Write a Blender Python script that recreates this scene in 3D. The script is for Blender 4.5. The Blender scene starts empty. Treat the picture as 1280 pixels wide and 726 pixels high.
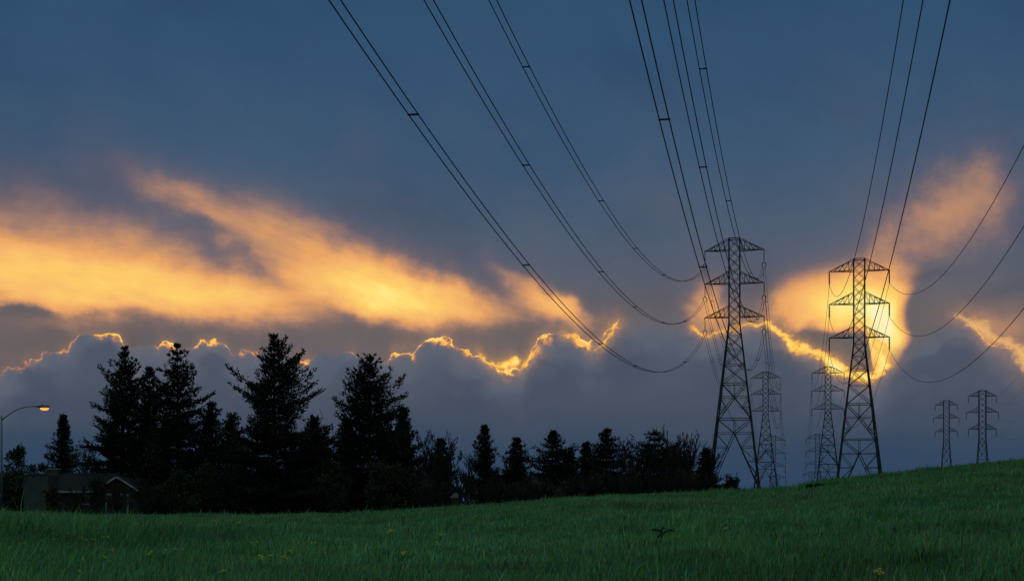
import bpy, math, random
import numpy as np
R = math.radians
random.seed(7); np.random.seed(7)
sc = bpy.context.scene
col = sc.collection

# ------------------------------------------------------------------ camera
EYE = 1.65                      # eye height over the meadow
F = 1800.0                      # focal length in photo pixels (photo is 1280 wide)
HOR = 631.0                     # horizon row of the photo
cam = bpy.data.cameras.new('camera')
cam.sensor_width = 36.0; cam.lens = 36.0 * F / 1280.0
cam.shift_y = (HOR - 363.0) / 1280.0
cam.clip_start = 0.1; cam.clip_end = 60000
camo = bpy.data.objects.new('camera', cam); col.objects.link(camo)
camo.location = (0, 0, EYE); camo.rotation_euler = (R(90), 0, 0)
sc.camera = camo

# ------------------------------------------------------------------ exposure
sc.view_settings.view_transform = 'Standard'
sc.view_settings.look = 'None'
sc.view_settings.exposure = 0.0
sc.view_settings.gamma = 1.0
sc.view_settings.use_curve_mapping = False
sc.cycles.max_bounces = 4
sc.cycles.transparent_max_bounces = 4

# ------------------------------------------------------------------ world: dusk sky, all of it a function of direction
SUN_AZ, SUN_EL = 13.4, 6.6
world = bpy.data.worlds.new('World'); sc.world = world; world.use_nodes = True
nt = bpy.data.node_groups.new('dusk_sky', 'ShaderNodeTree')
nt.interface.new_socket('Color', in_out='OUTPUT', socket_type='NodeSocketColor')

def lin(r, g, b):
    f = lambda c: (c/255.0/12.92) if c/255.0 <= 0.04045 else ((c/255.0+0.055)/1.055)**2.4
    return (f(r), f(g), f(b))

class S:                                        # a float socket with arithmetic
    def __init__(s, sock): s.k = sock
    def __add__(a, b): return M('ADD', a, b)
    def __radd__(a, b): return M('ADD', b, a)
    def __sub__(a, b): return M('SUBTRACT', a, b)
    def __rsub__(a, b): return M('SUBTRACT', b, a)
    def __mul__(a, b): return M('MULTIPLY', a, b)
    def __rmul__(a, b): return M('MULTIPLY', b, a)
    def __truediv__(a, b): return M('DIVIDE', a, b)
    def __neg__(a): return M('MULTIPLY', a, -1.0)
def M(op, *a, clamp=False):
    n = nt.nodes.new('ShaderNodeMath'); n.operation = op; n.use_clamp = clamp
    for i, v in enumerate(a):
        if isinstance(v, S): nt.links.new(v.k, n.inputs[i])
        else: n.inputs[i].default_value = float(v)
    return S(n.outputs[0])
def vmax(a, b): return M('MAXIMUM', a, b)
def vmin(a, b): return M('MINIMUM', a, b)
def sat(a): return M('ADD', a, 0.0, clamp=True)
def ex(a): return M('EXPONENT', a)
def sstep(a, lo, hi):                           # smooth step, works for lo > hi too
    n = nt.nodes.new('ShaderNodeMapRange'); n.interpolation_type = 'SMOOTHSTEP'
    if lo > hi:
        a, lo, hi = -a, -lo, -hi
    nt.links.new(a.k, n.inputs['Value'])
    n.inputs['From Min'].default_value = lo; n.inputs['From Max'].default_value = hi
    return S(n.outputs['Result'])
def comb(x, y, z=0.0):
    n = nt.nodes.new('ShaderNodeCombineXYZ')
    for i, v in enumerate((x, y, z)):
        if isinstance(v, S): nt.links.new(v.k, n.inputs[i])
        else: n.inputs[i].default_value = float(v)
    return n.outputs[0]
def noise(x, y, scale, detail=4.0, rough=0.55, off=0.0):
    n = nt.nodes.new('ShaderNodeTexNoise'); n.noise_dimensions = '3D'
    nt.links.new(comb(x, y, off), n.inputs['Vector'])
    n.inputs['Scale'].default_value = scale; n.inputs['Detail'].default_value = detail
    n.inputs['Roughness'].default_value = rough
    return S(n.outputs['Fac']) - 0.5
def vor(x, y, scale, off=0.0):
    n = nt.nodes.new('ShaderNodeTexVoronoi'); n.feature = 'SMOOTH_F1'; n.voronoi_dimensions = '2D'
    nt.links.new(comb(x, y, off), n.inputs['Vector'])
    n.inputs['Scale'].default_value = scale; n.inputs['Smoothness'].default_value = 0.25
    return S(n.outputs['Distance'])
def curve(x01, pts):                            # pts: (0..1, 0..1)
    n = nt.nodes.new('ShaderNodeFloatCurve'); c = n.mapping.curves[0]
    c.points[0].location = pts[0]; c.points[1].location = pts[-1]
    for p in pts[1:-1]: c.points.new(*p)
    for p in c.points: p.handle_type = 'AUTO_CLAMPED'
    n.mapping.update()
    nt.links.new(x01.k, n.inputs['Value'])
    return S(n.outputs['Value'])
def ramp(a, stops):
    n = nt.nodes.new('ShaderNodeValToRGB'); e = n.color_ramp.elements
    n.color_ramp.interpolation = 'EASE' if False else 'LINEAR'
    while len(e) < len(stops): e.new(0.5)
    for el, (p, c) in zip(e, stops):
        el.position = p; el.color = (*lin(*c), 1)
    nt.links.new(a.k, n.inputs['Fac'])
    return n.outputs['Color']
def mixc(f, a, b, mode='MIX'):
    n = nt.nodes.new('ShaderNodeMix'); n.data_type = 'RGBA'; n.blend_type = mode
    if isinstance(f, S): nt.links.new(f.k, n.inputs[0])
    else: n.inputs[0].default_value = f
    for i, v in ((6, a), (7, b)):
        if isinstance(v, tuple): n.inputs[i].default_value = (*v, 1)
        else: nt.links.new(v, n.inputs[i])
    return n.outputs[2]

K = 31.416                                      # sky units per degree
def conv(px, py):                               # a photo direction as azimuth / elevation, in sky units
    az = math.degrees(math.atan2(px-640, F)); el = math.degrees(math.atan2(HOR-py, math.hypot(px-640, F)))
    return az*K, el*K

tc = nt.nodes.new('ShaderNodeTexCoord'); sp = nt.nodes.new('ShaderNodeSeparateXYZ')
nt.links.new(tc.outputs['Generated'], sp.inputs[0])
DX, DY, DZ = (S(sp.outputs[i]) for i in range(3))
U = M('ARCTAN2', DX, DY) * (K*57.29578)
V = M('ARCSINE', DZ) * (K*57.29578)

# slow and quick wandering of the cirrus
wa = noise(U, V, 1/170., 3, 0.5, 1.3); wb = noise(U, V, 1/170., 3, 0.5, 8.1)
ua = U*0.94 - V*0.34; va = U*0.34 + V*0.94      # along / across the streaks, which lean down to the right
st = noise(ua*0.28, va, 1/26., 4, 0.55, 4.0)
wm1 = noise(U, V, 1/62., 4, 0.6, 17.0); wm2 = noise(U, V, 1/62., 4, 0.6, 23.0)
st2 = noise(ua*0.30, va, 1/52., 5, 0.62, 14.0); fib = noise(ua*0.10, va, 1/9., 3, 0.6, 19.0)
CU = U + wa*46.0 + st*14.0 + wm1*60.0
CV = V + wb*20.0 + st*16.0 + wm2*36.0

def blob(px, py, sl, sr, su, sd, rot, amp, p=1.0, X=None, Y=None):
    X = X or CU; Y = Y or CV
    u0, v0 = conv(px, py); c, s = math.cos(R(rot)), math.sin(R(rot))
    du = X - u0; dv = Y - v0
    xr = du*c - dv*s; yr = du*s + dv*c
    xn = vmax(xr, 0.0)*(1/sr) + vmin(xr, 0.0)*(1/sl) if sl != sr else xr*(1/sr)
    yn = vmax(yr, 0.0)*(1/su) + vmin(yr, 0.0)*(1/sd) if su != sd else yr*(1/su)
    r2 = xn*xn + yn*yn
    if p != 1.0: r2 = M('POWER', r2, p)
    return ex(-r2)*amp

hb = noise(U*0.22 + V*0.02, V, 1/34., 5, 0.6, 61.0)
glow = blob(90, 348, 700, 230, 36, 42, 1, 0.40, 1.2)            # long bright bank on the left
glow = glow + blob(60, 342, 420, 280, 80, 58, 2, 0.28)
glow = glow + blob(300, 376, 190, 150, 28, 22, 1, 0.25, 1.1)    # its dimmer lower right end
glow = glow * (1.0 + hb*1.1)
glow = glow + blob(250, 312, 520, 330, 92, 90, 7, 0.11)         # dusty veil round it
bank = glow
glow = blob(215, 240, 80, 90, 18, 30, 26, 0.10)                 # diagonal dusty streak
glow = glow + blob(330, 285, 140, 120, 40, 46, 24, 0.13)
glow = glow + blob(430, 328, 90, 110, 40, 46, 22, 0.19)
glow = glow + blob(484, 368, 78, 95, 34, 28, 10, 0.60, 1.1)     # yellow heart of the streak
glow = glow + blob(585, 386, 110, 95, 22, 22, 5, 0.32, 1.1)
glow = glow + blob(655, 352, 50, 60, 16, 22, 38, 0.25)          # third tongue
glow = glow + blob(708, 386, 46, 50, 20, 20, 26, 0.33, 1.1)
glow = glow - blob(318, 332, 95, 95, 12, 18, 30, 0.16)          # the dark gap between bank and streak
glow = glow - blob(225, 272, 140, 90, 15, 18, 20, 0.07)
glow = glow * (1.0 + st2*1.2 + fib*0.28) + bank - blob(25, 388, 70, 70, 7, 8, 0, 0.25)
glow = vmax(glow, 0.0)
glow = glow + blob(880, 388, 24, 22, 44, 36, 0, 0.30)           # by the left pylon
glow = glow + blob(905, 402, 80, 70, 36, 30, 0, 0.14)
sw = noise(U, V, 1/48., 4, 0.55, 2.2); pw_ = noise(U, V, 1/75., 5, 0.6, 15.0)
QU = U + pw_*120.0 + sw*30.0; QV = V + noise(U, V, 1/75., 5, 0.6, 27.0)*90.0
glow = glow + blob(1210, 258, 105, 66, 46, 50, -24, 0.17, 1.0, QU, QV)    # plume to the upper right
glow = glow + blob(1150, 295, 90, 90, 46, 46, -38, 0.12, 1.0, QU, QV)
glow = glow + blob(1258, 405, 50, 70, 26, 20, 8, 0.26)
glow = glow + blob(1225, 225, 200, 100, 110, 130, 0, 0.07, 1.0, QU, QV)
# the sun's own glow in the gap behind the right pylon
SU = U + sw*34.0 + wa*14.0 + wm1*24.0; SV = V + wb*10.0 + sw*18.0 + wm2*24.0
gs = blob(1012, 384, 48, 80, 40, 25, -8, 0.50, 1.4, SU, SV)
gs = gs + blob(1092, 394, 66, 70, 46, 58, 0, 0.70, 1.4, SU, SV)
gs = gs + blob(1102, 402, 34, 36, 30, 44, 0, 0.34, 1.0, SU, SV)
gs = gs + blob(1075, 378, 100, 70, 66, 60, 0, 0.15, 1.0, SU, SV)
gs = gs + blob(1098, 425, 22, 50, 44, 40, 0, 0.30, 1.6, SU, SV)
xe = conv(1128, 390)[0]; e1v = (V - conv(1128, 345)[1])*(1/20.); e2v = (V - conv(1128, 424)[1])*(1/18.)
edge = ex(-(e1v*e1v))*24.0 + ex(-(e2v*e2v))*11.0 + xe + sw*26.0 + wm1*16.0
gs = gs * sstep(U - edge, 13.0, -20.0) * sstep(V*0.72 - U*0.69 + sw*9.0, conv(1132, 450)[1]*0.72 - conv(1132, 450)[0]*0.69 - 10, conv(1132, 450)[1]*0.72 - conv(1132, 450)[0]*0.69 + 12)
gs = gs * sstep(V + sw*16.0 - (conv(1085, 413)[1] - 62.0*sstep(U + sw*8.0, conv(1080, 400)[0], conv(1098, 400)[0])), -9.0, 9.0)
glow = (glow + gs) * (1.0 + st*0.30 + sw*0.35)

# plain sky behind: blue above, greyer and warmer low down
side = noise(U, V, 1/260., 3, 0.5, 6.6)
base = ramp(M('MULTIPLY_ADD', V + side*40.0, 1/640., 0.0, clamp=True), [
    (0.00, (47, 68, 96)), (0.10, (56, 72, 97)), (0.19, (80, 82, 94)), (0.27, (108, 99, 97)), (0.36, (104, 98, 99)),
    (0.44, (88, 94, 109)), (0.52, (76, 92, 113)), (0.66, (60, 86, 114)), (0.85, (49, 80, 111)), (1.0, (45, 77, 108))])
mv = sat(noise(U, V, 1/120., 4, 0.5, 9.0)*2.0) * sstep(V, 640., 330.)
mot = noise(ua*0.5, va, 1/110., 5, 0.55, 44.0) + noise(U, V, 1/300., 3, 0.5, 52.0)*0.8
base = mixc(sat(mot*2.2), base, mixc(1.0, base, (0.70, 0.76, 0.82), 'MULTIPLY'))
base = mixc(sat(-mot*2.0), base, mixc(1.0, base, (1.22, 1.16, 1.10), 'MULTIPLY'))
base = mixc(mv*0.5, base, lin(104, 94, 108))
gcol = ramp(M('MULTIPLY', glow, 1/1.4, clamp=True), [
    (0.00, (92, 90, 106)), (0.10, (142, 111, 106)), (0.20, (198, 143, 108)), (0.32, (232, 164, 102)), (0.43, (246, 184, 108)), (0.57, (254, 202, 106)),
    (0.72, (255, 222, 118)), (0.88, (255, 236, 150)), (1.0, (255, 244, 185))])
sky = mixc(sstep(glow, -0.04, 0.50), base, gcol)
# thin dark bars in the right part
bar = blob(1165, 343, 30, 30, 6, 6, -3, 0.6, 1.0, SU, SV) + blob(1262, 362, 40, 40, 11, 10, -6, 0.6, 1.0, SU, SV)
sky = mixc(sat(bar), sky, lin(84, 86, 98))

# cumulus bank: top line and rim strength against azimuth
def x01(px): return conv(px, 500)[0]/1240. + 0.5
def y01(px, py): return conv(px, py)[1]/320.
prof = [(-40, 480), (0, 471), (25, 458), (50, 447), (72, 437), (88, 428), (104, 419), (128, 416), (146, 421), (156, 434), (166, 440), (184, 434),
        (200, 428), (212, 431), (222, 437), (236, 436), (252, 431), (274, 430), (288, 437), (298, 444), (312, 441), (330, 440), (352, 445),
        (378, 452), (396, 448), (415, 441), (432, 438), (448, 443), (462, 452), (484, 449), (492, 441), (504, 438), (514, 439), (524, 432),
        (534, 424), (550, 418), (562, 425), (574, 437), (590, 441), (602, 446), (614, 457), (622, 461), (644, 461), (656, 452), (664, 436),
        (676, 424), (688, 417), (706, 416), (722, 420), (738, 430), (752, 424), (768, 408), (800, 400), (850, 402), (868, 410), (886, 421), (902, 414), (925, 410), (955, 404), (972, 412),
        (990, 428), (1010, 440), (1032, 452), (1050, 464), (1080, 476), (1100, 468), (1112, 450), (1130, 440), (1160, 420), (1206, 402), (1224, 410),
        (1244, 424), (1264, 432), (1280, 443), (1320, 460)]
PX = M('MULTIPLY_ADD', U, 1/1240., 0.5, clamp=True)
top = curve(PX, [(max(0, min(1, x01(a))), max(0, min(1, y01(a, b)))) for a, b in prof]) * 320.0
rimp = [(-40, .2), (0, .55), (14, .35), (45, .5), (60, .2), (92, .75), (104, .15), (112, .25), (132, .8), (156, .9), (162, .1), (184, .1), (196, .8), (214, .85), (226, .15), (240, .6),
        (282, .8), (294, .3), (300, .5), (318, .6), (330, .1), (366, .1), (376, .7), (388, .6), (396, .05), (428, .05), (442, .5), (450, .05), (482, .1), (492, 1), (560, 1),
        (580, .8), (600, .9), (650, 1), (690, .85), (705, .35), (716, .9), (734, 1), (742, .35), (752, .9), (772, .7), (784, 0), (855, 0), (866, .2), (1100, .3), (1120, 0), (1200, 0), (1212, .55), (1280, .8), (1320, .5)]
rimI = curve(PX, [(max(0, min(1, x01(a))), b) for a, b in rimp])
b1 = vor(U, V, 1/27., 0); b2 = vor(U + 40.0, V, 1/11., 0); b3 = noise(U, V, 1/7., 3, 0.6, 3.0)
BV = V + noise(U, V, 1/50., 3, 0.5, 5.0)*8.0
Fc = top - BV + (0.42 - b1)*13.0 + (0.42 - b2)*6.0 + b3*8.0
soft = 1.0 - sat(rimI*3.0)
bodyA = sstep(Fc/(1.0 + soft*(2.0 + 14.0*sstep(U, 60.0, 150.0))), -1.2, 1.4)
# inside of the bank: slate, billowed by overlapping lobes
b4 = vor(U*0.8 + wa*60.0, V + wb*30.0, 1/70., 0); b5 = noise(U*0.6, V, 1/60., 5, 0.55, 7.7)
lob = sstep(top - 22.0 - V - (b4*70.0 - 24.0) + b3*5.0, -2.0, 10.0) * sstep(b4, 0.75, 0.15)
btop = mixc(sstep(b5, -0.2, 0.25), lin(84, 94, 112), lin(100, 101, 111))
blow = ramp(M('MULTIPLY', V + b5*60.0, 1/240., clamp=True), [
    (0.0, (47, 68, 95)), (0.18, (50, 70, 96)), (0.30, (55, 72, 95)), (0.44, (67, 78, 96)), (0.6, (77, 85, 100)), (0.8, (80, 90, 107)), (1.0, (88, 96, 110))])
body = mixc(sstep(top - V + b5*40.0, 0.0, 60.0), btop, blow)
body = mixc(lob*0.6*sstep(V, 60., 130.), body, lin(68, 78, 97))
bil = vor(U*0.9 + wm1*30.0, V*1.2, 1/34., 0)
body = mixc(sstep(bil, 0.55, 0.1)*0.22*sstep(top - V, 95., 15.), body, lin(104, 108, 122))
sky = mixc(bodyA, sky, body)
# gilt rims
rn = M('ADD', noise(U, V, 1/15., 3, 0.6, 12.0)*4.0 + 0.62, 0.0, clamp=True)
wid = 1.0 + rimI*rimI*4.5*rn*rn*rn
inside = vmax(Fc, 0.0)
rim = sstep(Fc, -1.6, 1.0) * ex(-(inside/wid)) * rimI * (0.25 + rn*1.0) * sstep(M('ABSOLUTE', U), 1000., 700.)
halo = ex(-(vmax(-Fc, 0.0)/9.0) - inside/5.0) * rimI * 0.20
rcol = ramp(sat(rim), [(0.0, (150, 110, 95)), (0.25, (224, 148, 86)), (0.5, (252, 186, 88)), (0.75, (255, 216, 112)), (1.0, (255, 236, 160))])
sky = mixc(sat(halo), sky, lin(224, 160, 112))
sky = mixc(sat(rim*2.2), sky, rcol)
# the blazing ribbon under the sun, and the orange cloud edge at far right
rr1 = noise(U, V, 1/22., 5, 0.65, 21.0); rr2 = noise(U, V, 1/22., 5, 0.65, 33.0); rth = noise(U, V, 1/13., 4, 0.65, 40.0)
RU = U + rr1*30.0; RV = V + rr2*26.0
def ribbon(pts):
    d = None
    for (ax, ay, ra), (bx, by, rb) in zip(pts[:-1], pts[1:]):
        a = conv(ax, ay); b = conv(bx, by); bax, bay = b[0]-a[0], b[1]-a[1]; l2 = bax*bax + bay*bay
        pu = RU - a[0]; pv = RV - a[1]
        h = M('ADD', pu*(bax/l2) + pv*(bay/l2), 0.0, clamp=True)
        qx = pu - h*bax; qy = pv - h*bay
        e = M('SQRT', qx*qx + qy*qy) - (h*(rb-ra) + ra)
        d = e if d is None else vmin(d, e)
    return d + rth*9.0
d1 = ribbon([(866, 408, 0.4), (883, 421, 1.6), (896, 414, 0.8), (918, 411, 0.8), (940, 404, 1.2), (957, 403, 3.0), (974, 414, 3.8), (992, 431, 4.2), (1012, 441, 4.6), (1030, 447, 5.4),
             (1047, 457, 9.5), (1056, 469, 4.5), (1068, 469, 5.0), (1083, 475, 7.0), (1096, 468, 4.5), (1105, 455, 8.0), (1100, 436, 6.0), (1092, 418, 3.0)])
d3 = vmin(ribbon([(598, 441, 0.6), (609, 447, 2.2), (622, 459, 1.6), (631, 456, 5.5), (642, 453, 6.0)]), ribbon([(650, 461, 1.0), (663, 448, 2.2), (674, 435, 1.2)]))
d3 = vmin(d3, vmin(ribbon([(704, 417, 0.4), (722, 422, 2.2), (736, 432, 2.6)]), ribbon([(744, 437, 0.4), (757, 424, 2.0), (766, 414, 2.2), (773, 404, 0.2)])))
d1 = vmin(d1, d3)
core = sstep(d1, 2.0, -2.5)
hal = ex(-(vmax(d1, 0.0)/6.0))*0.34
sky = mixc(hal, sky, lin(244, 172, 92))
c1 = ramp(M('MULTIPLY_ADD', d1, -1/9., 0.1, clamp=True), [(0.0, (246, 164, 74)), (0.35, (254, 200, 92)), (0.7, (255, 224, 120)), (1.0, (255, 236, 155))])
sky = mixc(core, sky, c1)
d2 = ribbon([(1200, 396, 2.0), (1214, 402, 4.0), (1228, 409, 5.0), (1240, 422, 4.0), (1254, 428, 4.5), (1268, 434, 4.0), (1276, 440, 6.0), (1284, 455, 5.0), (1320, 480, 5.0)])
sky = mixc(ex(-(vmax(d2, 0.0)/10.0))*0.35, sky, lin(214, 150, 108))
sky = mixc(sstep(d2, 5.0, -5.0)*0.8, sky, lin(240, 184, 112))

# Sky Texture overhead and in the east: unseen sky boosted to light the grass
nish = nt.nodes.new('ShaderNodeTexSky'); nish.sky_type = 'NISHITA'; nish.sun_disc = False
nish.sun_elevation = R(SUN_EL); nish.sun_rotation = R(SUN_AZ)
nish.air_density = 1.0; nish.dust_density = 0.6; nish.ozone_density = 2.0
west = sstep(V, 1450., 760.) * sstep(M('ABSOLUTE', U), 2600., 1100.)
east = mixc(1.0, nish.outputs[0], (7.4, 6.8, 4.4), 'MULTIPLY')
low_dim = mixc(1.0, nish.outputs[0], (0.5, 0.52, 0.55), 'MULTIPLY')        # unseen eastern sky dimmed low down, so walls and trees get less light
east = mixc(sstep(V, 14*K, 50*K), low_dim, east)
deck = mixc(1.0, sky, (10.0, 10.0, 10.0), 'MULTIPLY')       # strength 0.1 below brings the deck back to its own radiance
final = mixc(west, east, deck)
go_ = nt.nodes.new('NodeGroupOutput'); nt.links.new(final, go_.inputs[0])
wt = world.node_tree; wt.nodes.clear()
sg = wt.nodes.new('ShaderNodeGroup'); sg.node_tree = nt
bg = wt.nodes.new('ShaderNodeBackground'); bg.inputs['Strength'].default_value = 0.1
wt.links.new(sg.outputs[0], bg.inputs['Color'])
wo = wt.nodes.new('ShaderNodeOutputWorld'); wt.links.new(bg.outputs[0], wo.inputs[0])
world.cycles.sampling_method = 'MANUAL'; world.cycles.sample_map_resolution = 512

# ------------------------------------------------------------------ sun, low behind the clouds
sun = bpy.data.lights.new('sun', 'SUN'); sun.energy = 0.12; sun.angle = R(10); sun.color = (1.0, 0.72, 0.45)
suno = bpy.data.objects.new('sun', sun); col.objects.link(suno)
suno.rotation_euler = (R(90-SUN_EL), 0, R(180-SUN_AZ))

# ------------------------------------------------------------------ materials
def mat(name, c, rough=0.7, metal=0.0, var=0.0, vscale=3.0, c2=None, emit=None, estr=0.0, bump=0.0, transl=0.0, coord='Object'):
    m = bpy.data.materials.new(name); m.use_nodes = True; t = m.node_tree
    p = t.nodes['Principled BSDF']; p.inputs['Roughness'].default_value = rough; p.inputs['Metallic'].default_value = metal
    p.inputs['Base Color'].default_value = (*c, 1)
    if rough > 0.65: p.inputs['Specular IOR Level'].default_value = 0.12
    tcn = t.nodes.new('ShaderNodeTexCoord')
    n = t.nodes.new('ShaderNodeTexNoise'); n.inputs['Scale'].default_value = vscale; n.inputs['Detail'].default_value = 6
    t.links.new(tcn.outputs[coord], n.inputs['Vector'])
    r = t.nodes.new('ShaderNodeValToRGB')
    c2 = c2 or tuple(x*(1-var) for x in c)
    r.color_ramp.elements[0].position = 0.35; r.color_ramp.elements[0].color = (*c2, 1)
    r.color_ramp.elements[1].position = 0.65; r.color_ramp.elements[1].color = (*c, 1)
    t.links.new(n.outputs['Fac'], r.inputs['Fac']); t.links.new(r.outputs['Color'], p.inputs['Base Color'])
    if bump:
        b = t.nodes.new('ShaderNodeBump'); b.inputs['Strength'].default_value = bump
        t.links.new(n.outputs['Fac'], b.inputs['Height']); t.links.new(b.outputs[0], p.inputs['Normal'])
    if emit:
        p.inputs['Emission Color'].default_value = (*emit, 1); p.inputs['Emission Strength'].default_value = estr
    return m
steel = mat('weathered_steel', (0.030, 0.031, 0.034), 0.75, 0.0, 0.3, 0.6)
wirem = mat('weathered_conductor', (0.022, 0.023, 0.025), 0.7, 0.0, 0.2, 0.3)
ceram = mat('insulator_glaze', (0.05, 0.035, 0.03), 0.3, 0.0, 0.2, 2)
needle = mat('conifer_needles', (0.016, 0.024, 0.014), 0.8, 0, 0, 0.8, (0.009, 0.014, 0.009))
needle2 = mat('cypress_foliage', (0.026, 0.034, 0.016), 0.75, 0, 0, 1.0, (0.014, 0.02, 0.011))
barkm = mat('conifer_bark', (0.05, 0.036, 0.026), 0.9, 0, 0.5, 2.0)
twigm = mat('bare_twigs', (0.036, 0.028, 0.023), 0.9, 0, 0.4, 1.0)
leafm = mat('broad_leaves', (0.034, 0.042, 0.020), 0.7, 0, 0, 1.0, (0.020, 0.026, 0.014))
brownl = mat('brown_brush_leaves', (0.060, 0.046, 0.028), 0.8, 0, 0, 1.2, (0.034, 0.03, 0.02))
stucco = mat('grey_stucco', (0.060, 0.059, 0.058), 0.85, 0, 0.25, 1.5)
darkwall = mat('brown_siding', (0.035, 0.03, 0.026), 0.8, 0, 0.3, 2)
shingle = mat('dark_shingles', (0.018, 0.016, 0.015), 0.9, 0, 0.4, 5)
whitep = mat('weathered_trim_paint', (0.30, 0.30, 0.30), 0.7, 0, 0.6, 1.3)
glassm = mat('dark_window_glass', (0.015, 0.018, 0.02), 0.08)
doorm = mat('brown_door_paint', (0.012, 0.011, 0.010), 0.6, 0, 0.2, 3)
polem = mat('lamp_pole_steel', (0.09, 0.09, 0.10), 0.5, 0.4, 0.2, 1)
lensm = mat('sodium_lamp_lens', (0.9, 0.6, 0.3), 0.3, emit=(1.0, 0.37, 0.055), estr=1.6)
yellow = mat('yellow_petals', (0.66, 0.56, 0.04), 0.6, 0, 0.2, 8)
stemm = mat('flower_stem', (0.06, 0.10, 0.03), 0.7, 0, 0.2, 4)
weedm = mat('dark_weed_leaf', (0.020, 0.036, 0.016), 0.7, 0, 0.3, 4)

# ------------------------------------------------------------------ helpers
def tag(o, label=None, cat=None, group=None, kind=None):
    if label: o['label'] = label
    if cat: o['category'] = cat
    if group: o['group'] = group
    if kind: o['kind'] = kind
    return o
def empty(name, loc, rz=0.0):
    o = bpy.data.objects.new(name, None); o.empty_display_size = 0.5
    col.objects.link(o); o.location = loc; o.rotation_euler = (0, 0, rz); return o
def link_mesh(name, V_, faces, m, parent=None, smooth=False):
    me = bpy.data.meshes.new(name)
    if isinstance(faces, np.ndarray):
        nf, k = faces.shape
        me.vertices.add(len(V_)); me.vertices.foreach_set('co', np.asarray(V_, dtype=np.float32).ravel())
        me.loops.add(nf*k); me.loops.foreach_set('vertex_index', faces.astype(np.int32).ravel())
        me.polygons.add(nf); me.polygons.foreach_set('loop_start', np.arange(0, nf*k, k, dtype=np.int32))
        me.update(calc_edges=True)
    else:
        me.from_pydata([tuple(v) for v in V_], [], faces)
    me.materials.append(m)
    if smooth: me.polygons.foreach_set('use_smooth', [True]*len(me.polygons))
    o = bpy.data.objects.new(name, me); col.objects.link(o)
    if parent is not None: o.parent = parent
    return o
class MB:
    def __init__(s): s.v = []; s.f = []
    def bar(s, p, q, w, w2=None, d=None):               # square bar from p to q
        p = np.array(p, float); q = np.array(q, float); w2 = w2 or w
        t = q-p; L = np.linalg.norm(t)
        if L < 1e-6: return s
        t /= L; a = np.array((0, 0, 1.)) if abs(t[2]) < .9 else np.array((1., 0, 0))
        x = np.cross(t, a); x /= np.linalg.norm(x); y = np.cross(t, x)
        i = len(s.v)
        for c, ww in ((p, w/2), (q, w2/2)):
            for sx, sy in ((-1, -1), (1, -1), (1, 1), (-1, 1)): s.v.append(c + x*sx*ww + y*sy*ww)
        s.f += [(i, i+1, i+2, i+3), (i+7, i+6, i+5, i+4)] + [(i+k, i+4+k, i+4+(k+1) % 4, i+(k+1) % 4) for k in range(4)]
        return s
    def tube(s, pts, rad, n=6, caps=True):
        pts = [np.array(p, float) for p in pts]
        rad = rad if hasattr(rad, '__len__') else [rad]*len(pts)
        i0 = len(s.v); prev = None
        for k, p in enumerate(pts):
            t = pts[min(k+1, len(pts)-1)] - pts[max(k-1, 0)]; t = t/np.linalg.norm(t)
            if prev is None:
                a = np.array((0, 0, 1.)) if abs(t[2]) < .9 else np.array((1., 0, 0)); x = np.cross(t, a)
            else: x = prev - t*np.dot(prev, t)
            x /= np.linalg.norm(x); prev = x; y = np.cross(t, x)
            for j in range(n):
                g = 2*math.pi*j/n; s.v.append(p + (x*math.cos(g) + y*math.sin(g))*rad[k])
        for k in range(len(pts)-1):
            for j in range(n):
                a = i0+k*n+j; b = i0+k*n+(j+1) % n; s.f.append((a, b, b+n, a+n))
        if caps:
            s.f.append(tuple(i0+j for j in range(n))[::-1]); s.f.append(tuple(i0+(len(pts)-1)*n+j for j in range(n)))
        return s
    def box(s, lo, hi):
        i = len(s.v); (x0, y0, z0), (x1, y1, z1) = lo, hi
        s.v += [np.array(c, float) for c in ((x0,y0,z0),(x1,y0,z0),(x1,y1,z0),(x0,y1,z0),(x0,y0,z1),(x1,y0,z1),(x1,y1,z1),(x0,y1,z1))]
        s.f += [tuple(i+k for k in f) for f in ((3,2,1,0),(4,5,6,7),(0,1,5,4),(1,2,6,5),(2,3,7,6),(3,0,4,7))]
        return s
    def prism(s, pts, d):                               # polygon pts (3D), extruded by vector d
        i = len(s.v); n = len(pts); d = np.array(d, float)
        s.v += [np.array(p, float) for p in pts] + [np.array(p, float)+d for p in pts]
        s.f += [tuple(range(i, i+n)), tuple(range(i+2*n-1, i+n-1, -1))] + [(i+k, i+n+k, i+n+(k+1) % n, i+(k+1) % n) for k in range(n)]
        return s
    def build(s, name, m, parent=None, smooth=False): return link_mesh(name, s.v, s.f, m, parent, smooth)
def copy_tree(o, parent=None):
    c = o.copy(); col.objects.link(c)
    if parent is not None: c.parent = parent
    for ch in list(o.children): copy_tree(ch, c)
    return c

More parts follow.
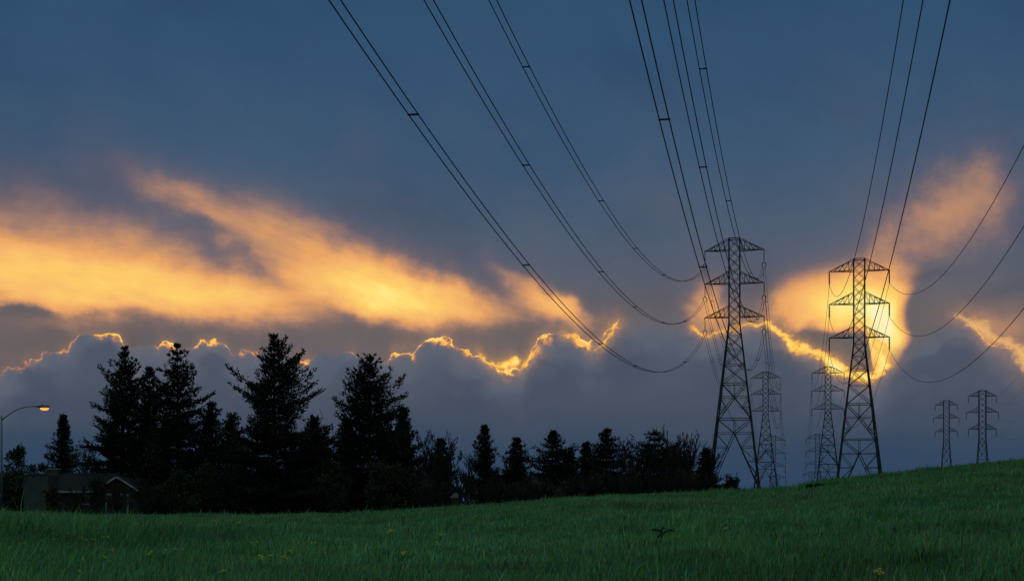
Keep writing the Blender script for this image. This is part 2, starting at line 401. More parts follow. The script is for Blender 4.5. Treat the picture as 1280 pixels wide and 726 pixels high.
# ------------------------------------------------------------------ terrain
cp = [-140, 0, 60, 200, 300, 420, 500, 600, 700, 760, 860, 920, 960, 1000, 1050, 1150, 1280, 1420]
cy = [636, 637, 640, 642, 642, 640, 637, 629, 621, 617, 614, 612, 611, 605, 597, 585, 572, 560]
Cd = [112, 112, 112, 112, 112, 112, 112, 112, 114, 116, 118, 122, 124, 124, 124, 124, 124, 124]
P261 = ([-140, 200, 640, 918, 1000, 1074, 1280], [-2.2, -2.0, -0.6, 2.7, 1.4, -1.1, -1.2])
P500 = ([-140, 640, 957, 1036, 1228, 1400], [-6, -3, 2.6, 0.8, -3.8, -4])
P667 = ([-140, 640, 970, 1022, 1183, 1400], [-14, -14, -13.8, -12.6, 1.8, 1])
def ground(x, y):
    x = np.asarray(x, float); y = np.asarray(y, float)
    ys = np.maximum(y, 1e-3)
    px = np.clip(640 + F*x/ys, -140, 1420)
    C = np.interp(px, cp, Cd); zc = (HOR-np.interp(px, cp, cy))/F*C - 0.30
    t = np.clip(ys/C, 0, 1)
    near = -EYE + (zc+EYE)*t**1.45
    kn = [C, C+22, 261.5+0*C, 500+0*C, 667+0*C, 920+0*C, 2500+0*C, 40000+0*C]
    kz = [zc, np.minimum(zc-0.45, (HOR-np.interp(px, cp, cy))/F*(C+22)-1.0), np.interp(px, *P261), np.interp(px, *P500), np.interp(px, *P667), -27+0*C, -34+0*C, -40+0*C]
    z = near.copy()
    for i in range(len(kn)-1):
        m = (y > kn[i])
        s = np.clip((y-kn[i])/(kn[i+1]-kn[i]), 0, 1); z = np.where(m, kz[i]+(kz[i+1]-kz[i])*s, z)
    bump = 0.05*np.sin(x*0.9+1.3)*np.sin(y*0.31) + 0.06*np.sin(x*0.37+y*0.21) + 0.05*np.sin(x*0.17-y*0.53+2)
    z = z + bump*np.clip(1.4-ys/130, 0, 1)*np.clip(ys/20, 0, 1)
    # rougher mound at the left edge of the meadow
    z = z + 0.58*np.exp(-((x+17.4)/2.6)**2-((y-48)/10)**2)
    return np.where(y > 0, z, -EYE) + EYE
def gz(x, y): return float(ground(np.array([x]), np.array([y]))[0])
def at(px, Y, py=None): return ((px-640)/F*Y, Y, EYE+(HOR-py)/F*Y if py is not None else gz((px-640)/F*Y, Y))
def hit(px, py):                                        # where the sight line of a photo point meets the meadow
    y = np.linspace(22, 135, 900); x = (px-640)/F*y
    z = EYE + (HOR-py)/F*y; k = np.argmax(z <= ground(x, y)+0.0)
    return float(x[k]), float(y[k])

az = np.concatenate([np.linspace(-180, -32, 38)[:-1], np.linspace(-32, 32, 260), np.linspace(32, 180, 38)[1:]])
rr = np.concatenate([[0.5], np.linspace(3, 150, 110), np.linspace(156, 300, 26), np.linspace(320, 1000, 36), np.geomspace(1100, 40000, 18)])
A, RR = np.meshgrid(np.radians(az), rr, indexing='ij')
gx = RR*np.sin(A); gy = RR*np.cos(A); gzv = ground(gx, gy)
gv = np.stack([gx, gy, gzv], -1).reshape(-1, 3); na, nr = gx.shape
ii, jj = np.meshgrid(np.arange(na-1), np.arange(nr-1), indexing='ij'); q = (ii*nr+jj).ravel()
gf = np.stack([q, q+nr, q+nr+1, q+1], -1)
gv = np.vstack([gv, [[0, 0, gz(0, 0.01)]]])
soil = mat('meadow_soil', (0.030, 0.052, 0.018), 0.95, 0, 0, 0.25, (0.036, 0.034, 0.018), coord='Object')
ground_o = link_mesh('ground', gv, gf, soil, smooth=True); tag(ground_o, kind='structure')

# ------------------------------------------------------------------ meadow grass
def vn(x, y, s, seed):                                  # cheap smooth value noise
    rs = np.random.RandomState(seed); g = rs.rand(256, 256)
    u = x/s; v = y/s; iu = np.floor(u).astype(int); iv = np.floor(v).astype(int); fu = u-iu; fv = v-iv
    fu = fu*fu*(3-2*fu); fv = fv*fv*(3-2*fv)
    G = lambda a, b: g[a % 256, b % 256]
    return (G(iu, iv)*(1-fu)+G(iu+1, iv)*fu)*(1-fv) + (G(iu, iv+1)*(1-fu)+G(iu+1, iv+1)*fu)*fv
def make_grass(N):
    y = np.random.uniform(15, 134, N); px = np.random.uniform(-110, 1390, N); x = (px-640)/F*(y+12)
    # gather most blades into tussocks
    k = np.random.rand(N) < 0.6; cell = 0.42
    tx = (np.floor(x/cell)+0.5+0.45*np.sin(np.floor(x/cell)*12.9+np.floor(y/cell)*78.2))*cell
    ty = (np.floor(y/cell)+0.5+0.45*np.sin(np.floor(x/cell)*39.3+np.floor(y/cell)*11.1))*cell
    x = np.where(k, tx+np.random.normal(0, 0.13, N), x); y = np.where(k, ty+np.random.normal(0, 0.13, N), y)
    z = ground(x, y)
    n1 = vn(x, y*0.6, 5.0, 1); n2 = vn(x, y, 1.3, 2); n3 = vn(x, y*0.5, 14.0, 3)
    h = (0.12 + 0.14*n2 + 0.12*n1)*np.random.uniform(0.5, 1.4, N)
    left = np.exp(-((x+15)/5)**2-((y-46)/16)**2); h *= 1+1.3*left
    h = np.where(np.random.rand(N) < 0.035, h*1.75, h); h *= 0.75 + 0.7*vn(x, y*0.6, 2.2, 31)**2 + 0.75*np.clip((y-98)/20, 0, 1)*vn(x, y, 1.4, 33)**2
    w = (0.0035+0.009*np.random.rand(N)**2)*(0.6+y/48)
    a = np.random.uniform(0, 2*np.pi, N); lean = np.random.uniform(0.1, 0.95, N)*h
    dx, dy = np.cos(a), np.sin(a)
    bx, by = -dy*w, dx*w
    # turn the broad side of most blades roughly across the breeze
    lx = lean*dx + 0.12*h; ly = lean*dy
    P = np.empty((N, 5, 3))
    lx = lx; P[:, 0] = np.stack([x-bx, y-by, z-0.03], -1); P[:, 1] = np.stack([x+bx, y+by, z-0.03], -1)
    mx, my, mz = x+lx*0.35, y+ly*0.35, z+h*0.62
    P[:, 2] = np.stack([mx+bx*0.8, my+by*0.8, mz], -1); P[:, 3] = np.stack([mx-bx*0.8, my-by*0.8, mz], -1)
    P[:, 4] = np.stack([x+lx, y+ly, z+h*0.95], -1)
    b = np.arange(N)[:, None]*5
    tri = np.concatenate([b+[0, 1, 2], b+[0, 2, 3], b+[3, 2, 4]], 0)
    # blade colours: sap green, blue green, straw and reddish seed stalks, in drifts
    c1 = np.array([0.058, 0.182, 0.044]); c2 = np.array([0.062, 0.180, 0.100]); c3 = np.array([0.130, 0.190, 0.045]); c4 = np.array([0.220, 0.165, 0.115])
    r = np.random.rand(N)
    C = c1*(1-n3[:, None]) + (0.55*c1+0.45*c3)*n3[:, None]
    C = np.where((r < 0.16+0.25*(1-n1))[:, None], c2, C); mid = np.exp(-((y-80)/34)**2)
    C = np.where((r > 0.93-0.18*n3*mid-0.04)[:, None], c3, C)
    C = np.where((r > 0.97-0.16*mid*vn(x, y*0.4, 8.0, 9)**1.5)[:, None], c4, C)
    C *= (np.random.uniform(0.30, 1.0, N)+0.85*np.random.rand(N)**3)[:, None]*1.18*(0.50+0.55*vn(x, y*0.45, 6.0, 5)+0.60*vn(x, y*0.5, 0.8, 8))[:, None]
    return P.reshape(-1, 3), tri, np.repeat(C, 5, axis=0)
gm = bpy.data.materials.new('meadow_grass_blades'); gm.use_nodes = True; t = gm.node_tree
pr = t.nodes['Principled BSDF']; pr.inputs['Roughness'].default_value = 0.65; pr.inputs['Specular IOR Level'].default_value = 0.2
at_n = t.nodes.new('ShaderNodeAttribute'); at_n.attribute_name = 'blade_colour'
t.links.new(at_n.outputs['Color'], pr.inputs['Base Color'])
trn = t.nodes.new('ShaderNodeBsdfTranslucent'); t.links.new(at_n.outputs['Color'], trn.inputs['Color'])
mx_ = t.nodes.new('ShaderNodeMixShader'); mx_.inputs[0].default_value = 0.3
t.links.new(pr.outputs[0], mx_.inputs[1]); t.links.new(trn.outputs[0], mx_.inputs[2])
t.links.new(mx_.outputs[0], t.nodes['Material Output'].inputs[0])
gP, gT, gC = make_grass(700000)
go = link_mesh('grass', gP, gT, gm)
ca = go.data.color_attributes.new('blade_colour', 'FLOAT_COLOR', 'POINT')
ca.data.foreach_set('color', np.concatenate([gC, np.ones((len(gC), 1))], 1).astype(np.float32).ravel())
tag(go, 'tall green meadow grass covering the field and the rising hill', 'grass', kind='stuff')

# ------------------------------------------------------------------ pylons
TH = math.atan2(994-640, F)                              # heading of the lines
TE = np.array((math.sin(TH), math.cos(TH), 0)); TN = np.array((math.cos(TH), -math.sin(TH), 0))
def make_tower(spec, label, loc):
    root = empty('transmission_tower', loc, -TH)
    H, zf, wb_, wm = spec['H'], spec['zf'], spec['wb'], spec['wm']
    w = lambda z: (wb_ + (wm-wb_)*z/zf if z < zf else wm)/2
    cor = lambda z, sx, sy: np.array((sx*w(z), sy*w(z), z))
    Q = ((-1, -1), (1, -1), (1, 1), (-1, 1))
    for sx, sy in Q:
        l = MB().bar(cor(-1.2, sx, sy), cor(zf, sx, sy), 0.30, 0.22); l.build('leg', steel, root)
    br = MB(); lv = spec['levels']
    for a, (za, zb, kind) in enumerate(lv):              # panels from the ground up
        for k in range(4):
            s0, s1 = Q[k], Q[(k+1) % 4]
            A0, A1, B0, B1 = cor(za, *s0), cor(za, *s1), cor(zb, *s0), cor(zb, *s1)
            if kind == 'K':
                zc = za + (zb-za)*spec.get('kc', 0.8) if a == 0 else za + (zb-za)*0.62
                c0, c1 = cor(zc, *s0), cor(zc, *s1); cc = (c0+c1)/2
                br.bar(B0, B1, 0.13); br.bar(c0, c1, 0.09); br.bar(B0, cc, 0.12); br.bar(B1, cc, 0.12); br.bar(cc, A0, 0.14); br.bar(cc, A1, 0.14)
                br.bar((B0+B1)/2, cc, 0.09)
                n = 4 if a == 0 else 2                   # redundant struts between leg and long diagonal
                for q_ in range(1, n):
                    f = q_/n
                    for cA, c_ in ((A0, c0), (A1, c1)):
                        pL = c_ + (cA-c_)*f; pD = cc + (cA-cc)*f
                        br.bar(pL, pD, 0.09); f2 = (q_+1)/n
                        br.bar(pD, c_ + (cA-c_)*f2 if q_+1 < n else pL*0.45+cA*0.55, 0.09)
                        if q_ == 1: br.bar(cc + (cA-cc)*f, c_, 0.09)
            else:
                br.bar(A0, B1, 0.10); br.bar(A1, B0, 0.10); br.bar(B0, B1, 0.09)
    br.build('lower_bracing', steel, root)
    ms = MB()
    for sx, sy in Q: ms.bar(cor(zf, sx, sy), cor(H, sx, sy), 0.19)
    n = spec['nx']
    for i in range(n):
        za = zf + (H-zf)*i/n; zb = zf + (H-zf)*(i+1)/n
        for k in range(4):
            s0, s1 = Q[k], Q[(k+1) % 4]
            ms.bar(cor(za, *s0), cor(zb, *s1), 0.085); ms.bar(cor(za, *s1), cor(zb, *s0), 0.085)
    for k in range(4): ms.bar(cor(H, *Q[k]), cor(H, *Q[(k+1) % 4]), 0.14)
    ms.build('mast', steel, root)
    tips = {}
    for lev, (za, zt, half) in enumerate(spec['arms']):
        for sx in (-1, 1):
            a = MB(); tip = np.array((sx*half, 0, za))
            for sy in (-1, 1):
                b0 = np.array((sx*wm/2, sy*wm/2, za)); t0 = np.array((sx*wm/2, sy*wm/2, zt))
                a.bar(b0, tip, 0.14); a.bar(t0, tip, 0.10)
                st_ = [0.2, 0.4, 0.6, 0.8]
                for j, f in enumerate(st_):
                    pb = b0+(tip-b0)*f; pt = t0+(tip-t0)*f; a.bar(pb, pt, 0.055)
                    pp = t0+(tip-t0)*(st_[j-1] if j else 0); a.bar(pp, pb, 0.055)
            a.bar((sx*wm/2, -wm/2, za), (sx*wm/2, wm/2, za), 0.15)
            for f in (0.25, 0.5, 0.75):
                hw = wm/2*(1-f); xx = sx*(wm/2+(half-wm/2)*f); a.bar((xx, -hw, za), (xx, hw, za), 0.08)
            a.bar(tip+(-sx*0.05, 0, 0.1), tip+(sx*0.12, 0, -0.22), 0.14)
            a.build('crossarm', steel, root)
            il = spec['ins']; e = tip + np.array((0, 0, -0.2-il))
            if spec['kind'] == 'yoke':
                s_ = MB(); s_.tube([tip-(0, 0, .15), e+(0, 0, .55)], 0.045, 6)
                for d in np.arange(0.4, il-0.5, 0.16): s_.tube([tip-(0, 0, d), tip-(0, 0, d+0.05)], 0.105, 8)
                so = s_.build('insulator_string', ceram, root)
                yk = MB(); arc = [(0.34*math.cos(g), 0, 0.28+0.34*math.sin(g)) for g in np.linspace(0, math.pi, 9)]
                yk.tube([tuple(e+np.array(p_)) for p_ in [(0.36, 0, -0.05)]+arc+[(-0.36, 0, -0.05)]], 0.075, 6)
                yk.build('yoke', steel, so)
            else:
                s_ = MB(); s_.tube([tip-(0, 0, .15), e], 0.07, 6)
                for d in np.arange(0.3, il, 0.17): s_.tube([tip-(0, 0, d), tip-(0, 0, d+0.09)], 0.15, 8)
                so = s_.build('insulator_string', ceram, root)
                MB().bar(e+(0, -0.35, 0), e+(0, 0.35, 0), 0.12).build('clamp', steel, so)
            tips[(sx, lev)] = e
    tag(root, label, 'pylon')
    return root, tips
LEV = [(0, 12.8, 'K'), (12.8, 19.2, 'K'), (19.2, 22.6, 'X'), (22.6, 25.4, 'X'), (25.4, 27.9, 'X'), (27.9, 30.1, 'X')]
SL = dict(H=45.5, zf=30.1, wb=9.0, wm=1.95, levels=LEV, nx=9, arms=[(43.4, 45.5, 5.3), (37.4, 39.5, 5.3), (31.3, 33.3, 5.3)], ins=2.75, kind='yoke')
SR = dict(SL, ins=2.2, kind='post')
SF = dict(H=45.0, zf=26.4, wb=6.4, wm=2.5, levels=[(0, 9, 'K'), (9, 15, 'X'), (15, 20, 'X'), (20, 23.5, 'X'), (23.5, 26.4, 'X')], nx=9,
          arms=[(43.0, 45.0, 4.9), (37.1, 39.2, 5.6), (30.95, 33.0, 4.9)], ins=2.2, kind='post')
def tpos(px, Y, pyarm, harm): return ((px-640)/F*Y, Y, EYE + (HOR-pyarm)/F*Y - harm)
D1 = 261.5
towers = {}
def put(name, proto, tips, loc, label, group):
    r = copy_tree(proto); r.location = loc; r['label'] = label; r['group'] = group; towers[name] = (loc, tips)
gL, gR, gF = 'lattice pylons of the left line', 'lattice pylons of the middle line', 'distant lattice pylons at right'
locL1 = tpos(918, D1, 313, 43.4)
rL, tL = make_tower(SL, 'tall near lattice pylon with hooked insulators, left one of the two big pylons', locL1); rL['group'] = gL; towers['L1'] = (locL1, tL)
put('L2', rL, tL, tpos(957, D1*2.0, 472, 43.4), 'half as tall looking lattice pylon just right behind the big left pylon', gL)
put('L3', rL, tL, tpos(967, D1*2.55, 550, 43.4), 'faint third pylon seen low through the legs of the pylon behind the big left one', gL)
put('L4', rL, tL, tpos(972, D1*3.5, 597, 43.4), 'faintest far pylon whose arm tips just show over the grass right of the left pylons', gL)
locR1 = tpos(1074, D1, 338.5, 43.4)
rR, tR = make_tower(SR, 'tall near lattice pylon standing in front of the bright sun glow on the hill', locR1); rR['group'] = gR; towers['R1'] = (locR1, tR)
put('R2', rR, tR, tpos(1035, D1*1.85, 466, 43.4), 'half as tall looking pylon left behind the pylon in the sun glow', gR)
put('R3', rR, tR, tpos(1022, D1*2.58, 548, 43.4), 'small third pylon seen low at the left of the second pylon of the middle line', gR)
put('R4', rR, tR, tpos(1013, D1*3.6, 593, 43.4), 'tiny farthest pylon of the middle line barely topping the grassy hill', gR)
locF1 = tpos(1228, 527, 495, 43.0)
rF, tF = make_tower(SF, 'distant wide armed pylon nearest the right edge, the taller of the far pair', locF1); rF['group'] = gF; towers['F1'] = (locF1, tF)
put('F2', rF, tF, tpos(1183, 655, 506, 43.0), 'distant wide armed pylon, the shorter and left one of the far pair on the hill', gF)

# ------------------------------------------------------------------ conductors
def tipw(name, sx, lev):
    loc, tips = towers[name]; e = tips[(sx, lev)]
    return np.array(loc) + TN*e[0] + np.array((0, 0, e[2]))
def span_pts(Aw, Bw, sag, n=60):
    out = []
    for i in range(n+1):
        s = i/n; p = Aw + (Bw-Aw)*s; p = p - np.array((0, 0, 4*sag*s*(1-s))); out.append(p)
    return out
LN = ['top', 'middle', 'bottom']; SN = {-1: 'left', 1: 'right'}
def rad_of(p, r0, r1): return r0 + (r1-r0)*min(1, max(0, p[1]/D1))
def bundle(Aw, Bw, sag, dists, label, group, r0, r1):
    root = empty('power_line', tuple(Aw)); o = np.array(Aw)
    for s in (-1, 1):
        pts = [p + TN*s*0.21 - o for p in span_pts(Aw, Bw, sag, 90)]
        MB().tube(pts, [rad_of(p+o, r0, r1) for p in pts], 5).build('conductor', wirem, root, True)
    L = abs(Bw[1]-Aw[1])
    for d in dists:
        s = abs(d-Aw[1])/L
        if not 0.01 < s < 0.99: continue
        p = Aw + (Bw-Aw)*s - np.array((0, 0, 4*sag*s*(1-s))) - o
        MB().bar(p-TN*0.25, p+TN*0.25, 0.07 if d < 200 else 0.1).build('spacer', steel, root)
    tag(root, label, 'power line', group)
def single(Aw, Bw, sag, label, group, r0, r1):
    o = np.array(Aw); pts = [p-o for p in span_pts(Aw, Bw, sag, 70)]
    w = MB().tube(pts, [rad_of(p+o, r0, r1) for p in pts], 5).build('power_line', wirem, None, True); w.location = tuple(Aw)
    tag(w, label, 'power line', group)
for lev in range(3):
    for sx in (-1, 1):
        # overhead spans, hung from pylons behind or beside the viewer
        Aw = tipw('L1', sx, lev); Bw = Aw + TE*(-(D1+20.1)/TE[1])
        bundle(Aw, Bw, 17.5, [38, 62, 88, 122, 148, 180, 215], '%s twin wire bundle sweeping overhead to the %s arms of the big left pylon' % (LN[lev], SN[sx]),
               'twin wire bundles overhead', 0.026, 0.040)
        Aw = tipw('R1', sx, lev); Bw = Aw + TE*(-(D1-17.5)/TE[1])
        single(Aw, Bw, 14.3, '%s single wire sweeping overhead to the %s arm of the pylon in the sun glow' % (LN[lev], SN[sx]), 'single wires overhead', 0.030, 0.036)
        Aw = tipw('L1', sx, lev); Bw = tipw('L2', sx, lev)
        bundle(Aw, Bw, 9.0, np.arange(285, 520, 34), '%s twin wire bundle on the %s side from big left pylon to the next' % (LN[lev], SN[sx]), 'twin wire bundles between left pylons', 0.03, 0.036)
        single(tipw('L2', sx, lev), tipw('L3', sx, lev), 4.0, '%s wire on the %s side from second to third pylon of the left line' % (LN[lev], SN[sx]), 'far wires of the left line', 0.035, 0.035)
        single(tipw('L3', sx, lev), tipw('L4', sx, lev), 4.0, '%s wire on the %s side from third to farthest pylon of the left line' % (LN[lev], SN[sx]), 'far wires of the left line', 0.035, 0.035)
        single(tipw('R1', sx, lev), tipw('R2', sx, lev), 8.0, '%s wire on the %s side from the sun glow pylon to the one behind' % (LN[lev], SN[sx]), 'wires between middle line pylons', 0.035, 0.035)
        single(tipw('R2', sx, lev), tipw('R3', sx, lev), 4.0, '%s wire on the %s side from second to third pylon of the middle line' % (LN[lev], SN[sx]), 'far wires of the middle line', 0.035, 0.035)
        single(tipw('R3', sx, lev), tipw('R4', sx, lev), 4.0, '%s wire on the %s side from third to farthest pylon of the middle line' % (LN[lev], SN[sx]), 'far wires of the middle line', 0.035, 0.035)
        Aw = tipw('F1', sx, lev); Bw = Aw + TE*(-150) + np.array((0, 0, 3.0))
        single(Aw, Bw, 5.0, '%s wire leaving the %s arm of the rightmost far pylon towards the right edge' % (LN[lev], SN[sx]), 'wires of the far right line', 0.018, 0.018)
        single(Aw, tipw('F2', sx, lev), 3.0, '%s wire slung between the %s arms of the two distant wide armed pylons' % (LN[lev], SN[sx]), 'wires of the far right line', 0.016, 0.016)

# ------------------------------------------------------------------ trees
def diamonds(P, D, L, W, rs):                           # leaf sprays: one pointed four-sided face each
    n = len(P); D = D/np.linalg.norm(D, axis=1)[:, None]
    a = rs.normal(size=(n, 3)); s = np.cross(D, a); s /= np.linalg.norm(s, axis=1)[:, None]
    V_ = np.empty((n, 4, 3)); V_[:, 0] = P; V_[:, 1] = P+D*(L*0.45)[:, None]+s*(W/2)[:, None]
    V_[:, 2] = P+D*L[:, None]; V_[:, 3] = P+D*(L*0.45)[:, None]-s*(W/2)[:, None]
    return V_.reshape(-1, 3), np.arange(n*4).reshape(n, 4)
def conifer(px, pytop, Y, rpx, label, seed, mt=None, sparse=1.0, dens=1.0, top_loose=0.5, droop=0.0, sweep=50.0, low=0.08, pw=0.8, group='evergreen trees at the meadow edge', name='conifer_tree', lump=0.35, leaf=1.0, tip=0.22):
    rs = np.random.RandomState(seed)
    x, y, z0 = at(px, Y); ztop = EYE+(HOR-pytop)/F*Y; H = ztop-z0; Rm = rpx/F*Y
    root = empty(name, (x, y, z0))
    lean = rs.normal(0, 0.012, 2)*H
    tr = MB(); tz = np.linspace(-0.3, H*0.97, 9)
    tr.tube([(lean[0]*(q/H)**2, lean[1]*(q/H)**2, q) for q in tz], [max(0.03, 0.018*H*(1-q/H)+0.02) for q in tz], 7)
    P, D, L, W = [], [], [], []
    z = H*low; ph = rs.rand()*6.28; limbs = 0
    g = rs.rand(6)*6.28
    while z < H*0.975:
        t = z/H
        prof = (1-t)**pw*(0.85+0.15*min(1, t/0.2))*min(1.0, (1-t)/tip)**0.65
        nb = max(3, int(round(5.2*sparse)))
        for k in range(nb):
            az_ = ph + 6.283*k/nb + rs.normal(0, 0.35)
            wob = 1 + lump*(math.sin(z*1.15+g[0]+az_*2)*0.6 + math.sin(z*2.7+g[1]-az_*3)*0.4)
            Lb = Rm*prof*wob*rs.uniform(0.58, 1.20) + 0.12
            if rs.rand() < 0.10: Lb *= 0.55
            if rs.rand() < 0.05: Lb *= 1.18
            el = math.radians(-14 - droop + sweep*t + rs.normal(0, 8)); curl = rs.uniform(0.15, 0.5)
            n = max(3, int(Lb/0.30)); ss = np.linspace(0.12 if Lb < 1.6 else 0.2, 1.0, n)
            rad = ss*Lb*math.cos(el); zz = np.minimum(z + ss*Lb*math.sin(el) + curl*Lb*ss**2.4*0.55, z + (H-z)*0.72)
            cx = lean[0]*t**2 + rad*math.cos(az_); cyy = lean[1]*t**2 + rad*math.sin(az_)
            bp = np.stack([cx, cyy, zz], -1)
            if Lb > 0.8 and (limbs % 2 == 0):
                tr.tube([(lean[0]*t**2, lean[1]*t**2, z), bp[len(bp)//2], bp[-1]], [0.05+0.012*Lb, 0.04, 0.015], 4, False)
            limbs += 1
            bd = np.array((math.cos(az_)*math.cos(el), math.sin(az_)*math.cos(el), math.sin(el)+0.25+curl*0.6))
            sd = np.array((-math.sin(az_), math.cos(az_), 0.0))
            for i in range(n):
                if t > 0.55 and rs.rand() < 0.14*top_loose: continue
                half = 0.10 + 0.42*Lb*max(0.0, 1.0-ss[i])**0.7
                m = max(5, int(dens*(9 + 21*half)))
                lat = rs.uniform(-1, 1, m)*half
                pos = bp[i] + sd*lat[:, None] - bd*(np.abs(lat)*0.35)[:, None] + rs.normal(0, 1, (m, 3))*np.array((0.10, 0.10, 0.13))*min(1.0, 0.35+(1-t)*2.2)
                P.append(pos); D.append(bd + sd*(lat/half*0.7)[:, None] + rs.normal(0, 0.45, (m, 3)))
                L.append(rs.uniform(0.22, 0.50, m)*leaf); W.append(rs.uniform(0.09, 0.18, m)*leaf)
        z += (0.36 + 0.25*rs.rand() + 0.16*t*top_loose)*max(0.55, min(1.15, Rm/3.8))
        ph += 1.1 + rs.rand()
    # leader
    m = 26; P.append(np.stack([lean[0]+rs.normal(0, 0.05, m), lean[1]+rs.normal(0, 0.05, m), H*0.90+rs.rand(m)*(H*0.10-0.35)], -1))
    D.append(np.array((0, 0, 1.))+rs.normal(0, 0.35, (m, 3))); L.append(rs.uniform(0.25, 0.5, m)); W.append(rs.uniform(0.08, 0.15, m))
    v, f = diamonds(np.vstack(P), np.vstack(D), np.concatenate(L), np.concatenate(W), rs)
    tr.build('trunk', barkm, root); link_mesh('crown', v, f, mt or needle, root)
    tag(root, label, 'tree', group)
    return root
con = conifer
con(152, 431, 158, 60, 'tall dense conifer with sharp single tip standing above the small house', 11, pw=0.6)
con(186, 455, 161, 44, 'dark conifer squeezed between the two tall tips above the house', 12, pw=0.55)
con(223, 427, 156, 58, 'tall conifer with open see-through right side left of the gap in the tree row', 13, top_loose=0.9, pw=0.55, lump=0.4)
con(262, 500, 160, 32, 'low conifer forming a pointed shoulder just left of the tallest conifer', 14, pw=0.55)
con(290, 514, 160, 36, 'low conifer shoulder tucked into the left flank of the tallest conifer', 15, pw=0.5)
con(343, 416, 152, 78, 'tallest conifer with ragged upswept branches in the left half of the tree row', 16, top_loose=0.8, pw=0.55, lump=0.36)
con(393, 520, 156, 40, 'low rounded conifer in the gap between the two tall central conifers', 17, pw=0.5)
con(462, 440, 154, 68, 'broad dark conifer with ragged stepped outline right of the tallest one', 18, pw=0.55, lump=0.36)
con(504, 508, 156, 30, 'slim conifer leaning out of the right flank of the broad dark conifer', 19, pw=0.55)
con(434, 520, 156, 32, 'low conifer filling the left flank of the broad dark conifer', 31, pw=0.6)
con(78, 515, 164, 25, 'small narrow fir behind the house roof near the street lamp', 20, pw=0.7, leaf=0.84, tip=0.3, dens=1.4, sweep=30.0)
con(551, 548, 160, 26, 'dark bushy conifer rising among bare twigs right of the broad conifer', 21, pw=0.55, leaf=0.84, tip=0.3, dens=1.4, sweep=30.0)
con(606, 529, 158, 25, 'slender spire shaped conifer with see-through top, middle of the tree row', 22, top_loose=0.9, pw=0.7, leaf=0.84, tip=0.3, dens=1.4, sweep=30.0)
con(645, 545, 160, 27, 'short stout conifer with bobbed top right of the slender spire', 23, pw=0.6, leaf=0.84, tip=0.3, dens=1.4, sweep=30.0)
con(690, 538, 159, 36, 'medium conifer with hooked left branch in the middle of the tree row', 24, pw=0.52, lump=0.5, leaf=0.84, tip=0.3, dens=1.4, sweep=30.0)
con(712, 566, 161, 24, 'low conifer on the right flank of the medium conifer', 25, pw=0.55, leaf=0.84, tip=0.3, dens=1.4, sweep=30.0)
con(733, 552, 163, 18, 'narrow conifer tip left beside its taller twin right of the middle', 26, pw=0.55, leaf=0.84, tip=0.3, dens=1.4, sweep=30.0)
con(757, 533, 158, 36, 'dense pointed conifer with short narrow neighbour on its left', 27, pw=0.6, leaf=0.84, tip=0.3, dens=1.4, sweep=30.0)
con(818, 535, 158, 46, 'broad low conifer wrapped in bare branches near the left pylon', 28, pw=0.55, leaf=0.84, tip=0.3, dens=1.4, sweep=30.0)
con(846, 560, 160, 30, 'low rounded evergreen filling the right side of the twig wrapped conifer', 29, pw=0.5, leaf=0.84, tip=0.3, dens=1.4, sweep=30.0)
con(884, 562, 156, 15, 'small narrow cypress by the foot of the big left pylon', 30, mt=needle2, pw=0.5, low=0.02, top_loose=0.0, lump=0.12, group='small evergreens by the pylon', name='cypress_tree')

def broad(px, pytop, Y, rpx, label, seed, m_leaf, cat='bush', name='evergreen_bush', group=None, clumps=26, per=130, lsz=0.32, flat=1.0):
    rs = np.random.RandomState(seed); x, y, z0 = at(px, Y); H = EYE+(HOR-pytop)/F*Y - z0; Rm = rpx/F*Y
    root = empty(name, (x, y, z0)); tr = MB(); P = []; D = []
    for k in range(clumps):
        a = rs.rand()*6.283; rr_ = Rm*math.sqrt(rs.rand())*0.85; hh = H*rs.uniform(0.12, 0.95)*math.sqrt(max(0.05, 1-(rr_/Rm)**2*0.8))
        c = np.array((rr_*math.cos(a), rr_*math.sin(a), hh)); s = min(Rm, H)*rs.uniform(0.14, 0.28)
        tr.tube([(0, 0, -0.2), c*0.5*np.array((1, 1, .8)), c], [0.05+0.012*H, 0.04, 0.02], 5, False)
        q_ = rs.normal(0, 0.55, (per, 3))*s; P.append(c+q_); D.append(q_+np.array((0, 0, 0.5*s))+rs.normal(0, 0.5, (per, 3))*s)
    P = np.vstack(P); P[:, 2] = np.clip(P[:, 2], 0.02, H)
    v, f = diamonds(P, np.vstack(D), rs.uniform(0.6, 1.4, len(P))*lsz, rs.uniform(0.4, 0.8, len(P))*lsz, rs)
    tr.build('trunk', barkm, root); link_mesh('crown', v, f, m_leaf, root); tag(root, label, cat, group); return root
